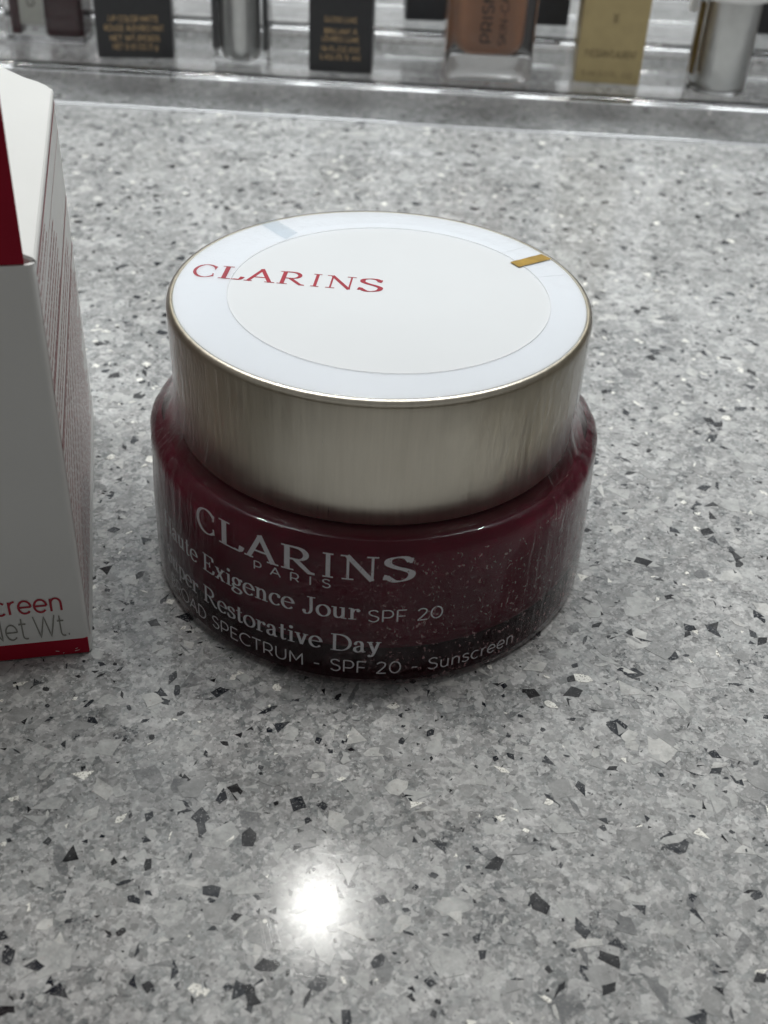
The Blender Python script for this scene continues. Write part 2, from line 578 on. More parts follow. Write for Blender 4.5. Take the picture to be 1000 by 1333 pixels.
def serif():
    """glyph: advance, pen strokes, serif bars (x0, x1, y), dots (x, y, r)"""
    G = {}
    V = lambda x, a=0.0, b=1.0: line((x, a), (x, b))
    G['C'] = (0.95, [arc(0.52, 0.5, 0.46, 0.5, 38, 322)], [], [], [((0.86, 0.66), (0.90, 0.92)), ((0.86, 0.34), (0.90, 0.10))])
    G['L'] = (0.80, [V(0.2), spline((0.74, 0.26), (0.68, 0.06), (0.5, 0.035), n=4)], [(0.04, 0.38, 1), (0.04, 0.68, 0)], [])
    G['A'] = (1.05, [line((0.13, 0), (0.50, 1.0)), line((0.47, 1.03), (0.88, 0)), line((0.26, 0.35), (0.72, 0.35))],
              [(0.0, 0.28, 0), (0.70, 1.04, 0)], [])
    G['R'] = (0.95, [V(0.2), [(0.2, 0.98), (0.42, 0.98)] + arc(0.44, 0.73, 0.27, 0.25, 90, -90) + [(0.2, 0.48)],
                     line((0.42, 0.48), (0.80, 0.03), (0.94, 0.02))], [(0.04, 0.36, 1), (0.04, 0.38, 0)], [])
    G['I'] = (0.42, [V(0.2)], [(0.02, 0.38, 1), (0.02, 0.38, 0)], [])
    G['N'] = (1.05, ['thin', line((0.20, 0), (0.20, 1)), line((0.17, 1.0), (0.86, 0.0)), 'thin', line((0.86, 0.0), (0.86, 1))],
              [(0.0, 0.24, 1), (0.04, 0.36, 0), (0.70, 1.02, 1)], [])
    S_ = spline((0.57, 0.80), (0.48, 0.96), (0.30, 0.99), (0.14, 0.90), (0.12, 0.72), (0.26, 0.58),
                (0.46, 0.47), (0.60, 0.33), (0.57, 0.13), (0.42, 0.01), (0.24, 0.01), (0.08, 0.20))
    G['S'] = (0.70, [S_], [], [], [((0.57, 0.74), (0.60, 0.95)), ((0.08, 0.26), (0.05, 0.05))])
    G['E'] = (0.82, [V(0.2), line((0.5, 0.5), (0.5, 0.66)), line((0.5, 0.5), (0.5, 0.34)), spline((0.70, 0.76), (0.66, 0.96), (0.5, 0.97), n=4),
                     spline((0.76, 0.26), (0.70, 0.05), (0.54, 0.03), n=4)], [(0.04, 0.66, 1), (0.2, 0.5, 0.52), (0.04, 0.70, 0)], [])
    G['E'] = (G['E'][0], ['thin' if i in (1, 2) else None for i in range(0)] + [G['E'][1][0], 'thin', G['E'][1][1], 'thin', G['E'][1][2], G['E'][1][3], G['E'][1][4]], G['E'][2], [])
    G['J'] = (0.60, [spline((0.40, 1.0), (0.40, 0.6), (0.40, 0.22), (0.32, 0.03), (0.18, -0.02), (0.09, 0.06))], [(0.22, 0.58, 1)], [(0.10, 0.12, 0.085)])
    G['D'] = (0.98, [V(0.2), [(0.2, 0.98), (0.42, 0.98)] + arc(0.42, 0.5, 0.46, 0.48, 88, -88) + [(0.2, 0.02)]], [(0.04, 0.4, 1), (0.04, 0.4, 0)], [])
    G['H'] = (1.04, [V(0.2), V(0.84)], [(0.04, 0.36, 1), (0.04, 0.36, 0), (0.68, 1.0, 1), (0.68, 1.0, 0), (0.2, 0.84, 0.5)], [])
    x = 0.66
    G['a'] = (0.60, [spline((0.10, 0.52), (0.20, 0.64), (0.34, 0.62), (0.41, 0.48), (0.41, 0.2), (0.46, 0.04), (0.56, 0.05)),
                     spline((0.41, 0.40), (0.24, 0.34), (0.11, 0.25), (0.10, 0.10), (0.22, 0.01), (0.34, 0.06), (0.41, 0.17))], [], [(0.12, 0.50, 0.075)])
    G['c'] = (0.56, [arc(0.32, 0.33, 0.25, 0.33, 40, 318)], [], [(0.47, 0.52, 0.075)])
    G['e'] = (0.60, [arc(0.32, 0.33, 0.25, 0.33, 5, 322)], [(0.08, 0.55, 0.37)], [])
    G['g'] = (0.60, [arc(0.27, 0.44, 0.18, 0.21, 0, 360), spline((0.40, 0.57), (0.48, 0.64), (0.57, 0.62), n=4),
                     spline((0.16, 0.27), (0.09, 0.18), (0.16, 0.08), (0.40, 0.05), (0.53, -0.06), (0.42, -0.22), (0.2, -0.24), (0.05, -0.14), (0.16, 0.06))], [], [(0.55, 0.59, 0.05)])
    G['i'] = (0.34, [V(0.18, 0, x)], [(0.03, 0.18, x - 0.02), (0.03, 0.34, 0.02)], [(0.18, 0.90, 0.095)])
    arch = [(0.18, 0.46)] + spline((0.18, 0.48), (0.30, 0.61), (0.42, 0.61), (0.50, 0.48), (0.51, 0.3), (0.51, 0.0))
    G['n'] = (0.70, [V(0.18, 0, x), arch], [(0.03, 0.18, x - 0.02), (0.03, 0.33, 0.02), (0.38, 0.66, 0.02)], [])
    G['o'] = (0.64, [arc(0.32, 0.33, 0.26, 0.33, 0, 360, 30)], [], [])
    G['p'] = (0.68, [V(0.18, -0.30, x), arc(0.36, 0.33, 0.24, 0.31, 140, -140)], [(0.03, 0.18, x - 0.02), (0.03, 0.35, -0.28)], [])
    G['r'] = (0.52, [V(0.18, 0, x), spline((0.18, 0.40), (0.26, 0.56), (0.38, 0.62), (0.46, 0.58), n=5)], [(0.03, 0.18, x - 0.02), (0.03, 0.36, 0.02)], [(0.44, 0.54, 0.085)])
    G['s'] = (0.50, [spline((0.42, 0.54), (0.33, 0.64), (0.19, 0.64), (0.10, 0.54), (0.16, 0.41), (0.31, 0.34),
                            (0.43, 0.24), (0.41, 0.08), (0.28, 0.01), (0.14, 0.02), (0.06, 0.14))], [], [], [((0.42, 0.46), (0.43, 0.62)), ((0.06, 0.20), (0.05, 0.03))])
    G['t'] = (0.42, [spline((0.19, 0.90), (0.19, 0.5), (0.19, 0.14), (0.26, 0.02), (0.38, 0.08))], [(0.04, 0.36, x - 0.02)], [])
    G['u'] = (0.70, [spline((0.17, x), (0.17, 0.3), (0.20, 0.10), (0.32, 0.03), (0.44, 0.10), (0.51, 0.22)), V(0.51, 0, x)],
              [(0.02, 0.17, x - 0.02), (0.36, 0.51, x - 0.02), (0.51, 0.66, 0.02)], [])
    G['v'] = (0.62, [line((0.12, x), (0.32, 0.0)), line((0.32, 0.0), (0.50, x))], [(0.0, 0.26, x - 0.02), (0.38, 0.62, x - 0.02)], [])
    G['x'] = (0.64, [line((0.13, x), (0.50, 0.0)), line((0.50, x), (0.13, 0.0))],
              [(0.02, 0.26, x - 0.02), (0.38, 0.60, x - 0.02), (0.02, 0.26, 0.02), (0.37, 0.62, 0.02)], [])
    G['y'] = (0.62, [line((0.12, x), (0.33, 0.0)), spline((0.51, x), (0.33, 0.02), (0.24, -0.20), (0.12, -0.26))],
              [(0.0, 0.26, x - 0.02), (0.38, 0.62, x - 0.02)], [(0.12, -0.21, 0.075)])
    G[' '] = (0.34, [], [], [])
    return G


SANS, SERIF = sans(), serif()


def ribbon(pts, wfun):
    L, R = [], []
    n = len(pts)
    for i in range(n):
        a, b = pts[max(0, i - 1)], pts[min(n - 1, i + 1)]
        dx, dy = b[0] - a[0], b[1] - a[1]
        d = math.hypot(dx, dy) or 1e-6
        w = wfun(math.atan2(dy, dx)) * 0.5
        L.append((pts[i][0] - dy / d * w, pts[i][1] + dx / d * w))
        R.append((pts[i][0] + dy / d * w, pts[i][1] - dx / d * w))
    v = L + R
    f = [(i, i + n, i + 1 + n, i + 1) for i in range(n - 1)]
    return v, f


def dedupe(p):
    out = [p[0]]
    for q in p[1:]:
        if math.hypot(q[0] - out[-1][0], q[1] - out[-1][1]) > 0.004:
            out.append(q)
    return out


def glyph(font, ch, weight=1.0):
    """list of (verts, faces) pieces and the advance"""
    pieces = []
    if font == 'sans':
        adv, strokes = SANS[ch]
        for s in strokes:
            pieces.append(ribbon(dedupe(s), lambda a: 0.095 * weight))
        return adv, pieces
    g = SERIF[ch]
    adv, strokes, bars, dots = g[:4]
    thick, thin = 0.165 * weight, 0.050 * weight
    pen = lambda a: thin + (thick - thin) * abs(math.sin(a - math.radians(14)))
    nxt = False
    for s in strokes:
        if s == 'thin':
            nxt = True
            continue
        if nxt:
            pieces.append(ribbon(dedupe(s), lambda a: thin * 1.5))
            nxt = False
        else:
            pieces.append(ribbon(dedupe(s), pen))
    for x0, x1, y in bars:
        yy = min(max(y, thin / 2 if y >= 0 else y), 1 - thin / 2)
        pieces.append(ribbon(line((x0, yy), (x1, yy)), lambda a: thin * 1.15))
    for x, y, r in dots:
        c = arc(x, y, r, r, 0, 360, 14)[:-1]
        pieces.append((c, [tuple(range(14))]))
    for a, b in (g[4] if len(g) > 4 else []):
        pieces.append(ribbon(line(a, b), lambda q: thin * 1.4))
    return adv, pieces


def layout(font, text, height, x0=None, x1=None, track=0.06, weight=1.0):
    """pieces in mm with the text's left edge at x0; stretched to end at x1 when given"""
    x = 0
    out = []
    for ch in text:
        adv, pcs = glyph(font, ch, weight)
        out += [([(vx + x, vy) for vx, vy in v], f) for v, f in pcs]
        x += adv + (track if adv else 0)
    x -= track
    k = height if x1 is None else (x1 - x0) / x
    o = x0 or 0
    return [([(o + vx * k, vy * height) for vx, vy in v], f) for v, f in out]


def place_letters(spec, height, font='serif', weight=1.0):
    """each letter stretched into its own measured slot"""
    out = []
    for ch, a, b in spec:
        adv, pcs = glyph(font, ch, weight)
        xs = [vx for v, f in pcs for vx, vy in v]
        lo, hi = min(xs), max(xs)
        k = (b - a) / (hi - lo)
        out += [([(a + (vx - lo) * k, vy * height) for vx, vy in v], f) for v, f in pcs]
    return out


def print_mesh(name, pieces, mapper, mat, parent=None):
    """mapper(x, y, lift) -> point; every stroke sits a hair above the last so none coincide"""
    V, F = [], []
    for i, (v, f) in enumerate(pieces):
        b = len(V)
        V += [mapper(x, y, 0.004 * (i % 7)) for x, y in v]
        F += [tuple(q + b for q in ff) for ff in f]
    return mesh_obj(name, V, F, mat, parent)


# ------------------------------------------------------------------ cream jar
def mat_glass(name, c, rough=0.02, ior=1.5):
    k = N(name)
    k.set(Base_Color=c, Roughness=rough, IOR=ior, Transmission_Weight=1.0)
    return k.m


def cap_metal():
    k = N('cap_champagne_metal')
    p = k.pos((1, 1, 0.06), obj=True)
    st = k.noise(p, 0.8, 6, 0.65, 0.5)
    big = k.noise(k.pos(obj=True), 0.08, 3)
    c = k.ramp(st, [(0.3, (0.80, 0.745, 0.62)), (0.7, (0.95, 0.89, 0.755))])
    r = k.math('ADD', k.ramp(st, [(0.3, 0.25), (0.7, 0.35)]), k.ramp(big, [(0.3, 0.0), (0.7, 0.08)]))
    k.set(Base_Color=c, Metallic=1.0, Roughness=r, Normal=k.bump(st, 0.22, 0.10))
    return k.m


def film_material(name, tint, spots=True):
    k = N(name)
    p = k.pos(obj=True)
    k.t.nodes.remove(k.b)
    tr = k.n('ShaderNodeBsdfTransparent')
    tr.inputs[0].default_value = (*tint, 1)
    gl = k.n('ShaderNodeBsdfGlossy')
    gl.inputs[0].default_value = (1, 1, 1, 1)
    gl.inputs['Roughness'].default_value = 0.06
    wr = k.noise(k.pos((1.0, 1.0, 0.20), obj=True), 0.62, 4, 0.55, 0.9)
    sz = k.n('ShaderNodeSeparateXYZ')
    k.l(p, sz.inputs[0])
    flatlid = k.math('ADD', k.math('LESS_THAN', sz.outputs[2], 45.6), 0.10)     # drawn tight and smooth over the lid
    nb = k.bump(k.math('MULTIPLY', wr, flatlid), 0.8, 0.6)
    k.l(nb, gl.inputs['Normal'])
    fr = k.n('ShaderNodeFresnel')
    fr.inputs['IOR'].default_value = 1.24
    mx = k.n('ShaderNodeMixShader')
    lw0 = k.n('ShaderNodeLayerWeight')
    lw0.inputs['Blend'].default_value = 0.4
    k.l(nb, lw0.inputs['Normal'])
    k.l(k.math('ADD', fr.outputs[0], k.math('MULTIPLY', k.ramp(lw0.outputs['Facing'], [(0.5, 0.0), (1.0, 1.0)]), 0.30)), mx.inputs[0])
    k.l(tr.outputs[0], mx.inputs[1])
    k.l(gl.outputs[0], mx.inputs[2])
    # stretched plastic is a little milky where it is seen edge-on
    lw = k.n('ShaderNodeLayerWeight')
    lw.inputs['Blend'].default_value = 0.35
    hz = k.n('ShaderNodeBsdfDiffuse')
    hz.inputs[0].default_value = (0.62, 0.60, 0.60, 1)
    mh = k.n('ShaderNodeMixShader')
    k.l(k.math('MULTIPLY', k.ramp(lw.outputs['Facing'], [(0.45, 0.0), (1.0, 1.0)]), k.math('ADD', 0.12, k.math('MULTIPLY', wr, 0.3))), mh.inputs[0])
    k.l(mx.outputs[0], mh.inputs[1])
    k.l(hz.outputs[0], mh.inputs[2])
    last = mh.outputs[0]
    if spots:
        # little stuck and blistered patches where the film clings to the glass
        df = k.n('ShaderNodeBsdfDiffuse')
        df.inputs[0].default_value = (0.55, 0.36, 0.37, 1)
        n1 = k.noise(k.pos((1, 1, 0.75), obj=True), 1.7, 3, 0.6, 0.7)
        s1 = k.ramp(n1, [(0.60, 0.0), (0.65, 1.0)])
        sx = k.n('ShaderNodeSeparateXYZ')
        k.l(p, sx.inputs[0])
        patch = k.noise(p, 0.07, 3, 0.6)
        side = k.ramp(k.math('ADD', k.math('MULTIPLY', sx.outputs[0], 0.017), patch), [(0.26, 0.12), (0.85, 1.0)])
        low = k.ramp(sx.outputs[2], [(0.0, 1.0), (1.0, 1.0)])
        below = k.math('LESS_THAN', sx.outputs[2], 24.0)
        fac = k.math('MULTIPLY', k.math('MULTIPLY', s1, side), k.math('MULTIPLY', below, 0.6))
        m2 = k.n('ShaderNodeMixShader')
        k.l(fac, m2.inputs[0])
        k.l(last, m2.inputs[1])
        k.l(df.outputs[0], m2.inputs[2])
        last = m2.outputs[0]
    k.l(last, k.out.inputs['Surface'])
    return k.m


M_WINE = simple('wine_lacquer', (0.165, 0.011, 0.034), 0.5, 0.15, 0.1, Specular_IOR_Level=0.08)
M_GLASS = mat_glass('wine_glass', (0.97, 0.76, 0.79), 0.03, 1.32)
M_CAP = cap_metal()
M_LID = simple('white_lid_plastic', (0.69, 0.72, 0.745), 0.30, 0.015, 0.05)
M_RED = simple('red_ink', (0.34, 0.012, 0.030), 0.45, 0.08)
M_SILVER_INK = simple('silver_ink', (0.88, 0.88, 0.90), 0.4, 0.04, 0.8)
M_FILM = film_material('shrink_film', (0.935, 0.94, 0.955))

jar = empty('cream_jar', (0, 0, 0), 'burgundy glass cream jar with silver cap and white lid, still in clear shrink film', 'cream jar')
body_prof = [(0, 0.9), (27, 0.9), (30, 0.5), (33.4, 0.1), (34.6, 0.2), (35.3, 0.7), (35.6, 1.6), (35.65, 4), (35.5, 12), (35.25, 20),
             (35.08, 23.6), (34.85, 24.7), (34.3, 25.6), (33.5, 26.0), (32.4, 26.12), (30.5, 26.12), (29.5, 26.6), (29.0, 30), (29, 40), (0, 40)]
body = lathe('glass_body', body_prof, M_GLASS, jar, 200)
lathe('inner_cup', [(0, 3.6), (26, 3.6), (29.5, 3.9), (31.6, 5.0), (32.9, 7.0), (33.3, 9.5), (33.2, 23.4), (32.6, 24.6), (31.2, 25.3), (28.3, 25.4), (28.2, 30), (28.2, 39), (0, 39)],
      M_WINE, body, 160)
lathe('base_dark_disc', [(0, 0.35), (26.4, 0.35), (26.4, 0.75), (0, 0.75)], simple('dark_disc_black', (0.012, 0.01, 0.011), 0.6, 0.1), body, 64)  # unseen black disc, added so the glass base reads dark
ZT = 46.8
cap = lathe('cap', [(28.9, 26.3), (30.8, 26.3), (31.08, 26.6), (31.1, 27.0), (31.25, 36), (31.35, 45.5), (31.42, 45.7), (31.5, 45.95), (31.5, 46.3),
                    (31.36, 46.58), (31.15, 46.72), (30.98, 46.74), (30.92, 46.6), (30.9, 45.6), (0, 45.6)], M_CAP, jar, 220)
lid = lathe('lid_disc', [(0, ZT), (30.4, ZT), (30.72, ZT - 0.08), (30.86, ZT - 0.3), (30.86, ZT - 1.1), (0, ZT - 1.15)], M_LID, cap, 200)


def on_jar(x, y, lift):
    a = x / 35.1 - math.pi / 2
    rr = lift + 0.05 + (35.65 - max(0, y - 4) * 0.019 if y < 12 else 35.5 - (y - 12) * 0.031)
    return (rr * math.cos(a), rr * math.sin(a), y)


def at_height(z):
    return lambda x, y, lift: on_jar(x, y + z, lift)


BRAND = [('C', -28.0, -23.9), ('L', -23.0, -18.3), ('A', -18.3, -12.7), ('R', -12.3, -7.3), ('I', -6.2, -4.7), ('N', -3.7, 1.6), ('S', 2.2, 6.8)]
print_mesh('brand_lettering', place_letters(BRAND, 4.2, weight=0.95), at_height(19.9), M_SILVER_INK, body)
print_mesh('city_lettering', layout('sans', 'PARIS', 1.45, -16.8, -5.0, 0.75, 1.25), at_height(18.0), M_SILVER_INK, body)
print_mesh('product_lettering', layout('serif', 'Haute Exigence Jour', 3.1, -39.6, -0.7, 0.01, 0.84), at_height(12.75), M_SILVER_INK, body)
print_mesh('factor_lettering', layout('sans', 'SPF 20', 2.1, 0.35, 11.3, 0.10), at_height(12.5), M_SILVER_INK, body)
print_mesh('product_lettering', layout('serif', 'Super Restorative Day', 3.15, -39.0, 2.5, 0.01, 0.84), at_height(6.55), M_SILVER_INK, body)
print_mesh('claim_lettering', layout('sans', 'BROAD SPECTRUM - SPF 20 - Sunscreen', 2.25, -37.6, 24.4, 0.10), at_height(2.45), M_SILVER_INK, body)

# the lid's lettering, on its own axis
tot0, tot1 = -28.0, 6.8
LX0, LX1 = -28.9, 0.35
kx = (LX1 - LX0) / (tot1 - tot0)
lid_spec = [(c, (a - tot0) * kx, (b - tot0) * kx) for c, a, b in BRAND]
la = math.radians(-5.0)


def on_lid(x, y, lift):
    return (LX0 + x * math.cos(la) - y * math.sin(la), 2.3 + x * math.sin(la) + y * math.cos(la), ZT + 0.02 + lift)


print_mesh('lid_lettering', place_letters(lid_spec, 4.3, weight=0.85), on_lid, M_RED, cap)


# clear shrink film: a ring lying on the lid, over the rim and down round the body
def film_mesh():
    n = 420
    cx, cy_ = 1.3, -0.4
    rows = []
    ring = []
    for i in range(n):
        a = 2 * math.pi * i / n
        w = 0.10 * noise.noise(Vector((math.cos(a) * 3, math.sin(a) * 3, 1.7)))
        ring.append((cx + (24.1 + w) * math.cos(a), cy_ + (24.1 + w) * math.sin(a), ZT + 0.10))
    rows.append(ring)
    rows.append([(cx + (x - cx) * 1.012, cy_ + (y - cy_) * 1.012, ZT + 0.16) for x, y, z in ring])
    outer = [(30.9, ZT + 0.10), (31.4, ZT - 0.1), (31.75, ZT - 0.55), (31.85, ZT - 1.1)]
    for t in (0.3, 0.6, 0.9):
        rows.append([])
        for i in range(n):
            a = 2 * math.pi * i / n
            x, y, z = ring[i]
            rows[-1].append((x + (30.9 * math.cos(a) - x) * t, y + (30.9 * math.sin(a) - y) * t,
                             ZT + 0.13 + 0.04 * noise.noise(Vector((math.cos(a) * 6, math.sin(a) * 6, t * 2)))))
    for r, z in outer:
        rows.append([(r * math.cos(2 * math.pi * i / n), r * math.sin(2 * math.pi * i / n), z) for i in range(n)])
    prof = [(31.75, 44), (31.7, 42), (31.65, 40), (31.6, 38), (31.6, 36), (31.6, 34), (31.6, 32), (31.6, 30.5), (31.65, 29.2), (31.85, 28.2),
            (32.3, 27.4), (32.9, 26.9), (33.6, 26.5), (34.3, 26.1), (34.9, 25.5), (35.3, 24.7), (35.5, 23.6), (35.6, 22), (35.66, 20), (35.72, 18),
            (35.78, 16), (35.83, 14), (35.88, 12), (35.92, 10), (35.96, 8), (36.0, 6), (36.02, 4), (36.02, 2.4), (35.98, 1.4), (35.8, 0.6), (35.2, 0.12)]
    for r, z in prof:
        row = []
        for i in range(n):
            a = 2 * math.pi * i / n
            side = abs(math.cos(a)) ** 2
            q = Vector((math.cos(a) * 9, math.sin(a) * 9, z * 0.10))
            w1 = noise.noise(q * 1.0)
            q2 = Vector((math.cos(a) * 26, math.sin(a) * 26, z * 0.16 + 5 * math.sin(a)))
            w2 = noise.noise(q2)
            neck = math.exp(-((z - 27.3) / 2.6) ** 2)
            d = (0.04 + 0.16 * side) * max(0, w1) + (0.02 + 0.05 * side) * max(0, w2)
            d += neck * side * (0.9 + 0.25 * w1 + 0.06 * w2)
            d *= min(1.0, (z + 0.2) / 3.0)
            row.append(((r + d) * math.cos(a), (r + d) * math.sin(a), z))
        rows.append(row)
    V = [p for r in rows for p in r]
    F = []
    for k in range(len(rows) - 1):
        for i in range(n):
            j = (i + 1) % n
            F.append((k * n + i, k * n + j, (k + 1) * n + j, (k + 1) * n + i))
    return V, F


fv, ff = film_mesh()
film = fix_normals(mesh_obj('shrink_film', fv, ff, M_FILM, jar, True))
M_GOLD_TAPE = simple('gold_tear_tape', (0.33, 0.20, 0.016), 0.35, 0.3, 0.5)
M_SEAM = film_material('film_seam', (0.86, 0.89, 0.91), False)


def lid_patch(name, px, z, mat, th=0.06, sub=6):
    q = [atz(x, y, z) for x, y in px]
    V = []
    for i in range(sub + 1):
        t = i / sub
        wob = 0.05 * math.sin(i * 2.1)
        a, b = q[0].lerp(q[3], t), q[1].lerp(q[2], t)
        V += [(a.x, a.y, z + wob * 0.4), (b.x, b.y, z + th + wob * 0.4)]
    F = [(2 * i, 2 * i + 1, 2 * i + 3, 2 * i + 2) for i in range(sub)]
    o = mesh_obj(name, V, F, mat, film)
    if o.data.polygons[0].normal.z < 0:
        o.data.flip_normals()
    return o


lid_patch('tear_tape', [(664, 341), (676, 347.5), (718, 337), (705, 330.5)], ZT + 0.17, M_GOLD_TAPE, 0.01)
lid_patch('film_seam', [(335, 289), (356, 285), (388, 303), (372, 311)], ZT + 0.26, M_SEAM)
M_BEAD = simple('film_ridge', (0.88, 0.89, 0.92), 0.15, 0.02)
ex, ef = [], []
NE = 200
for i in range(NE):
    a = 2 * math.pi * i / NE
    for q in range(6):
        b = q * math.pi / 3
        rr = 24.1 + 0.05 * math.cos(b)
        ex.append((1.3 + rr * math.cos(a), -0.4 + rr * math.sin(a), ZT + 0.14 + 0.05 * math.sin(b)))
        ef.append((i * 6 + q, ((i + 1) % NE) * 6 + q, ((i + 1) % NE) * 6 + (q + 1) % 6, i * 6 + (q + 1) % 6))
mesh_obj('film_edge', ex, ef, M_BEAD, film, True)
bv, bf = [], []


def bead(px, py, L, W):
    c = atz(px, py, ZT + 0.15)
    b = len(bv)
    for dx, dy, dz in ((-L, 0, 0), (0, -W, 0), (L, 0, 0), (0, W, 0), (0, 0, 0.12)):
        bv.append((c.x + dx, c.y + dy, c.z + dz))
    for q in ((0, 1, 4), (1, 2, 4), (2, 3, 4), (3, 0, 4)):
        bf.append(tuple(b + k for k in q))


for i in range(12):
    t = i / 11
    bead(652 + 34 * t, 330 - 9 * t, 0.09, 0.06)
    bead(696 + 40 * t, 361.5 - 4 * t, 0.08, 0.05)
mesh_obj('film_perforation', bv, bf, M_BEAD, film)

# ------------------------------------------------------------------ opened carton beside the jar
M_CARD = simple('white_card', (0.69, 0.70, 0.69), 0.42, 0.015, 0.08)
M_CARD_RED = simple('red_card', (0.30, 0.004, 0.022), 0.5, 0.06, 0.15, Specular_IOR_Level=0.2)
M_GREY_INK = simple('grey_ink', (0.22, 0.22, 0.20), 0.5, 0.05)
M_ROSE_INK = simple('rose_ink', (0.33, 0.085, 0.095), 0.5, 0.15, 2.0)
M_EDGE = simple('raw_card_edge', (0.74, 0.72, 0.69), 0.7, 0.08, 2.0)

BW, BD, BH = 71.0, 69.0, 63.4
BANG = math.radians(12.4)
carton = empty('carton', (-41.15, -31.65, 0), 'opened white and red cardboard carton standing beside the jar', 'carton', None, BANG)
# carton frame: x runs left along the front from the corner as -x, y runs back


def rr_outline(off, n=5, r=1.0):
    x0, x1, y0, y1 = -BW - off, off, -off, BD + off
    out = []
    for cx, cy_, a0 in ((x1 - r, y0 + r, -90), (x1 - r, y1 - r, 0), (x0 + r, y1 - r, 90), (x0 + r, y0 + r, 180)):
        out += [(cx + r * math.cos(math.radians(a0 + 90 * i / n)), cy_ + r * math.sin(math.radians(a0 + 90 * i / n))) for i in range(n + 1)]
    return out


def ring_wall(name, off, th, z0, z1, mat, bulge=None, rows=1):
    o_ = rr_outline(off)
    i_ = rr_outline(off - th, r=0.6)
    n = len(o_)
    V, F = [], []
    for k in range(rows + 1):
        z = z0 + (z1 - z0) * k / rows
        V += [(x, y, z) for x, y in o_]
    top = rows * n
    V += [(x, y, z1) for x, y in i_] + [(x, y, z0) for x, y in i_]
    for i in range(n):
        j = (i + 1) % n
        for k in range(rows):
            F.append((k * n + i, k * n + j, (k + 1) * n + j, (k + 1) * n + i))
        F.append((top + i, top + j, top + n + j, top + n + i))
        F.append((top + n + i, top + n + j, top + 2 * n + j, top + 2 * n + i))
        F.append((top + 2 * n + i, top + 2 * n + j, j, i))
    o = mesh_obj(name, V, F, mat, carton, True)
    o.data.set_sharp_from_angle(angle=math.radians(40))
    return o


shell = ring_wall('shell', 0, 0.55, 0.25, BH, M_CARD)
band = rbox('base_band', BW - 0.7, 0.5, 3.1, M_CARD_RED, carton, (-BW / 2, 0.19, 0.2), 0.2, 2)
fl = rr_outline(-0.6, r=0.5)
mesh_obj('base_panel', [(x, y, 0.25) for x, y in fl] + [(x, y, 0.75) for x, y in fl],
         [tuple(range(len(fl)))[::-1], tuple(range(len(fl), 2 * len(fl)))] + [(i, (i + 1) % len(fl), (i + 1) % len(fl) + len(fl), i + len(fl)) for i in range(len(fl))], M_CARD_RED, carton)


def panel(name, outline, origin, ex, ey, th, mat, back=None, bend=None):
    """flat cut card: outline in (u, v), placed by two unit vectors"""
    ex, ey = Vector(ex).normalized(), Vector(ey).normalized()
    nz = ex.cross(ey).normalized()
    o = Vector(origin)
    n = len(outline)
    V = []
    for s in (0, 1):
        for u, v in outline:
            b = bend(u, v) if bend else 0.0
            V.append(tuple(o + ex * u + ey * v + nz * (th * s + b)))
    F = [tuple(range(n))[::-1], tuple(range(n, 2 * n))] + [(i, (i + 1) % n, (i + 1) % n + n, i + n) for i in range(n)]
    ob = mesh_obj(name, V, F, mat, carton)
    if back:
        ob.data.materials.append(back)
        ob.data.polygons[0].material_index = 1
    return ob


# raised lid: hinged on the front edge, red outside facing the camera
tilt = math.radians(86)
panel('lid_flap', [(-BW + 1.2, 0), (-1.2, 0), (-1.3, 60), (-2.0, 66), (-BW + 2.0, 66), (-BW + 1.3, 60)], (0, 0.6, BH + 0.1), (1, 0, 0),
      (0, math.cos(tilt), math.sin(tilt)), 0.5, M_CARD_RED, M_CARD)
# side dust flap, folded inward from the right-hand edge and springing up
da = math.radians(24)
dust = [(1.0, 0), (66.5, 0), (67.6, 0.8), (67.8, 2.2), (67.2, 4.6), (67.6, 6.5), (68.4, 9.5), (67.8, 12), (66.6, 14.5), (66.4, 19), (65.5, 24), (63, 30), (10, 30), (3, 22)]
flap = panel('dust_flap', dust, (-0.35, 0, BH + 0.05), (0, 1, 0), (-math.cos(da), 0, math.sin(da)), 0.5, M_CARD)
# soft crease where the flap folds over the right-hand edge
V, F = [], []
nseg = 8
for yy in (1.0, 20, 45, 67.0):
    for i in range(nseg + 1):
        a = math.pi * (-0.05 + 0.72 * i / nseg)
        V.append((-0.55 + 0.75 * math.cos(a), yy, BH - 0.25 + 0.75 * math.sin(a)))
for k in range(3):
    for i in range(nseg):
        b = k * (nseg + 1) + i
        F.append((b, b + nseg + 1, b + nseg + 2, b + 1))
mesh_obj('fold_crease', V, F, M_CARD, flap, True)

front_map = lambda x, y, l: (x, -0.06 - l, y)
print_mesh('front_lettering', layout('sans', 'Sunscreen', 3.4, -21.5, -3.1, 0.06, 1.15), lambda x, y, l: front_map(x, y + 9.15, l), M_RED, shell)
print_mesh('weight_lettering', layout('sans', 'Net', 4.2, -14.6, -8.7, 0.06, 0.72) + layout('sans', 'Wt.', 4.2, -7.75, -2.6, 0.06, 0.72), lambda x, y, l: front_map(x, y + 4.2, l), M_GREY_INK, shell)

# fine print on the right-hand side: ruled sections with rows of tiny words
rows_v, rows_f = [], []


def side_bar(y0, y1, z, h):
    b = len(rows_v)
    rows_v.extend([(0.06, y0, z), (0.06, y1, z), (0.06, y1, z + h), (0.06, y0, z + h)])
    rows_f.append((b, b + 1, b + 2, b + 3))


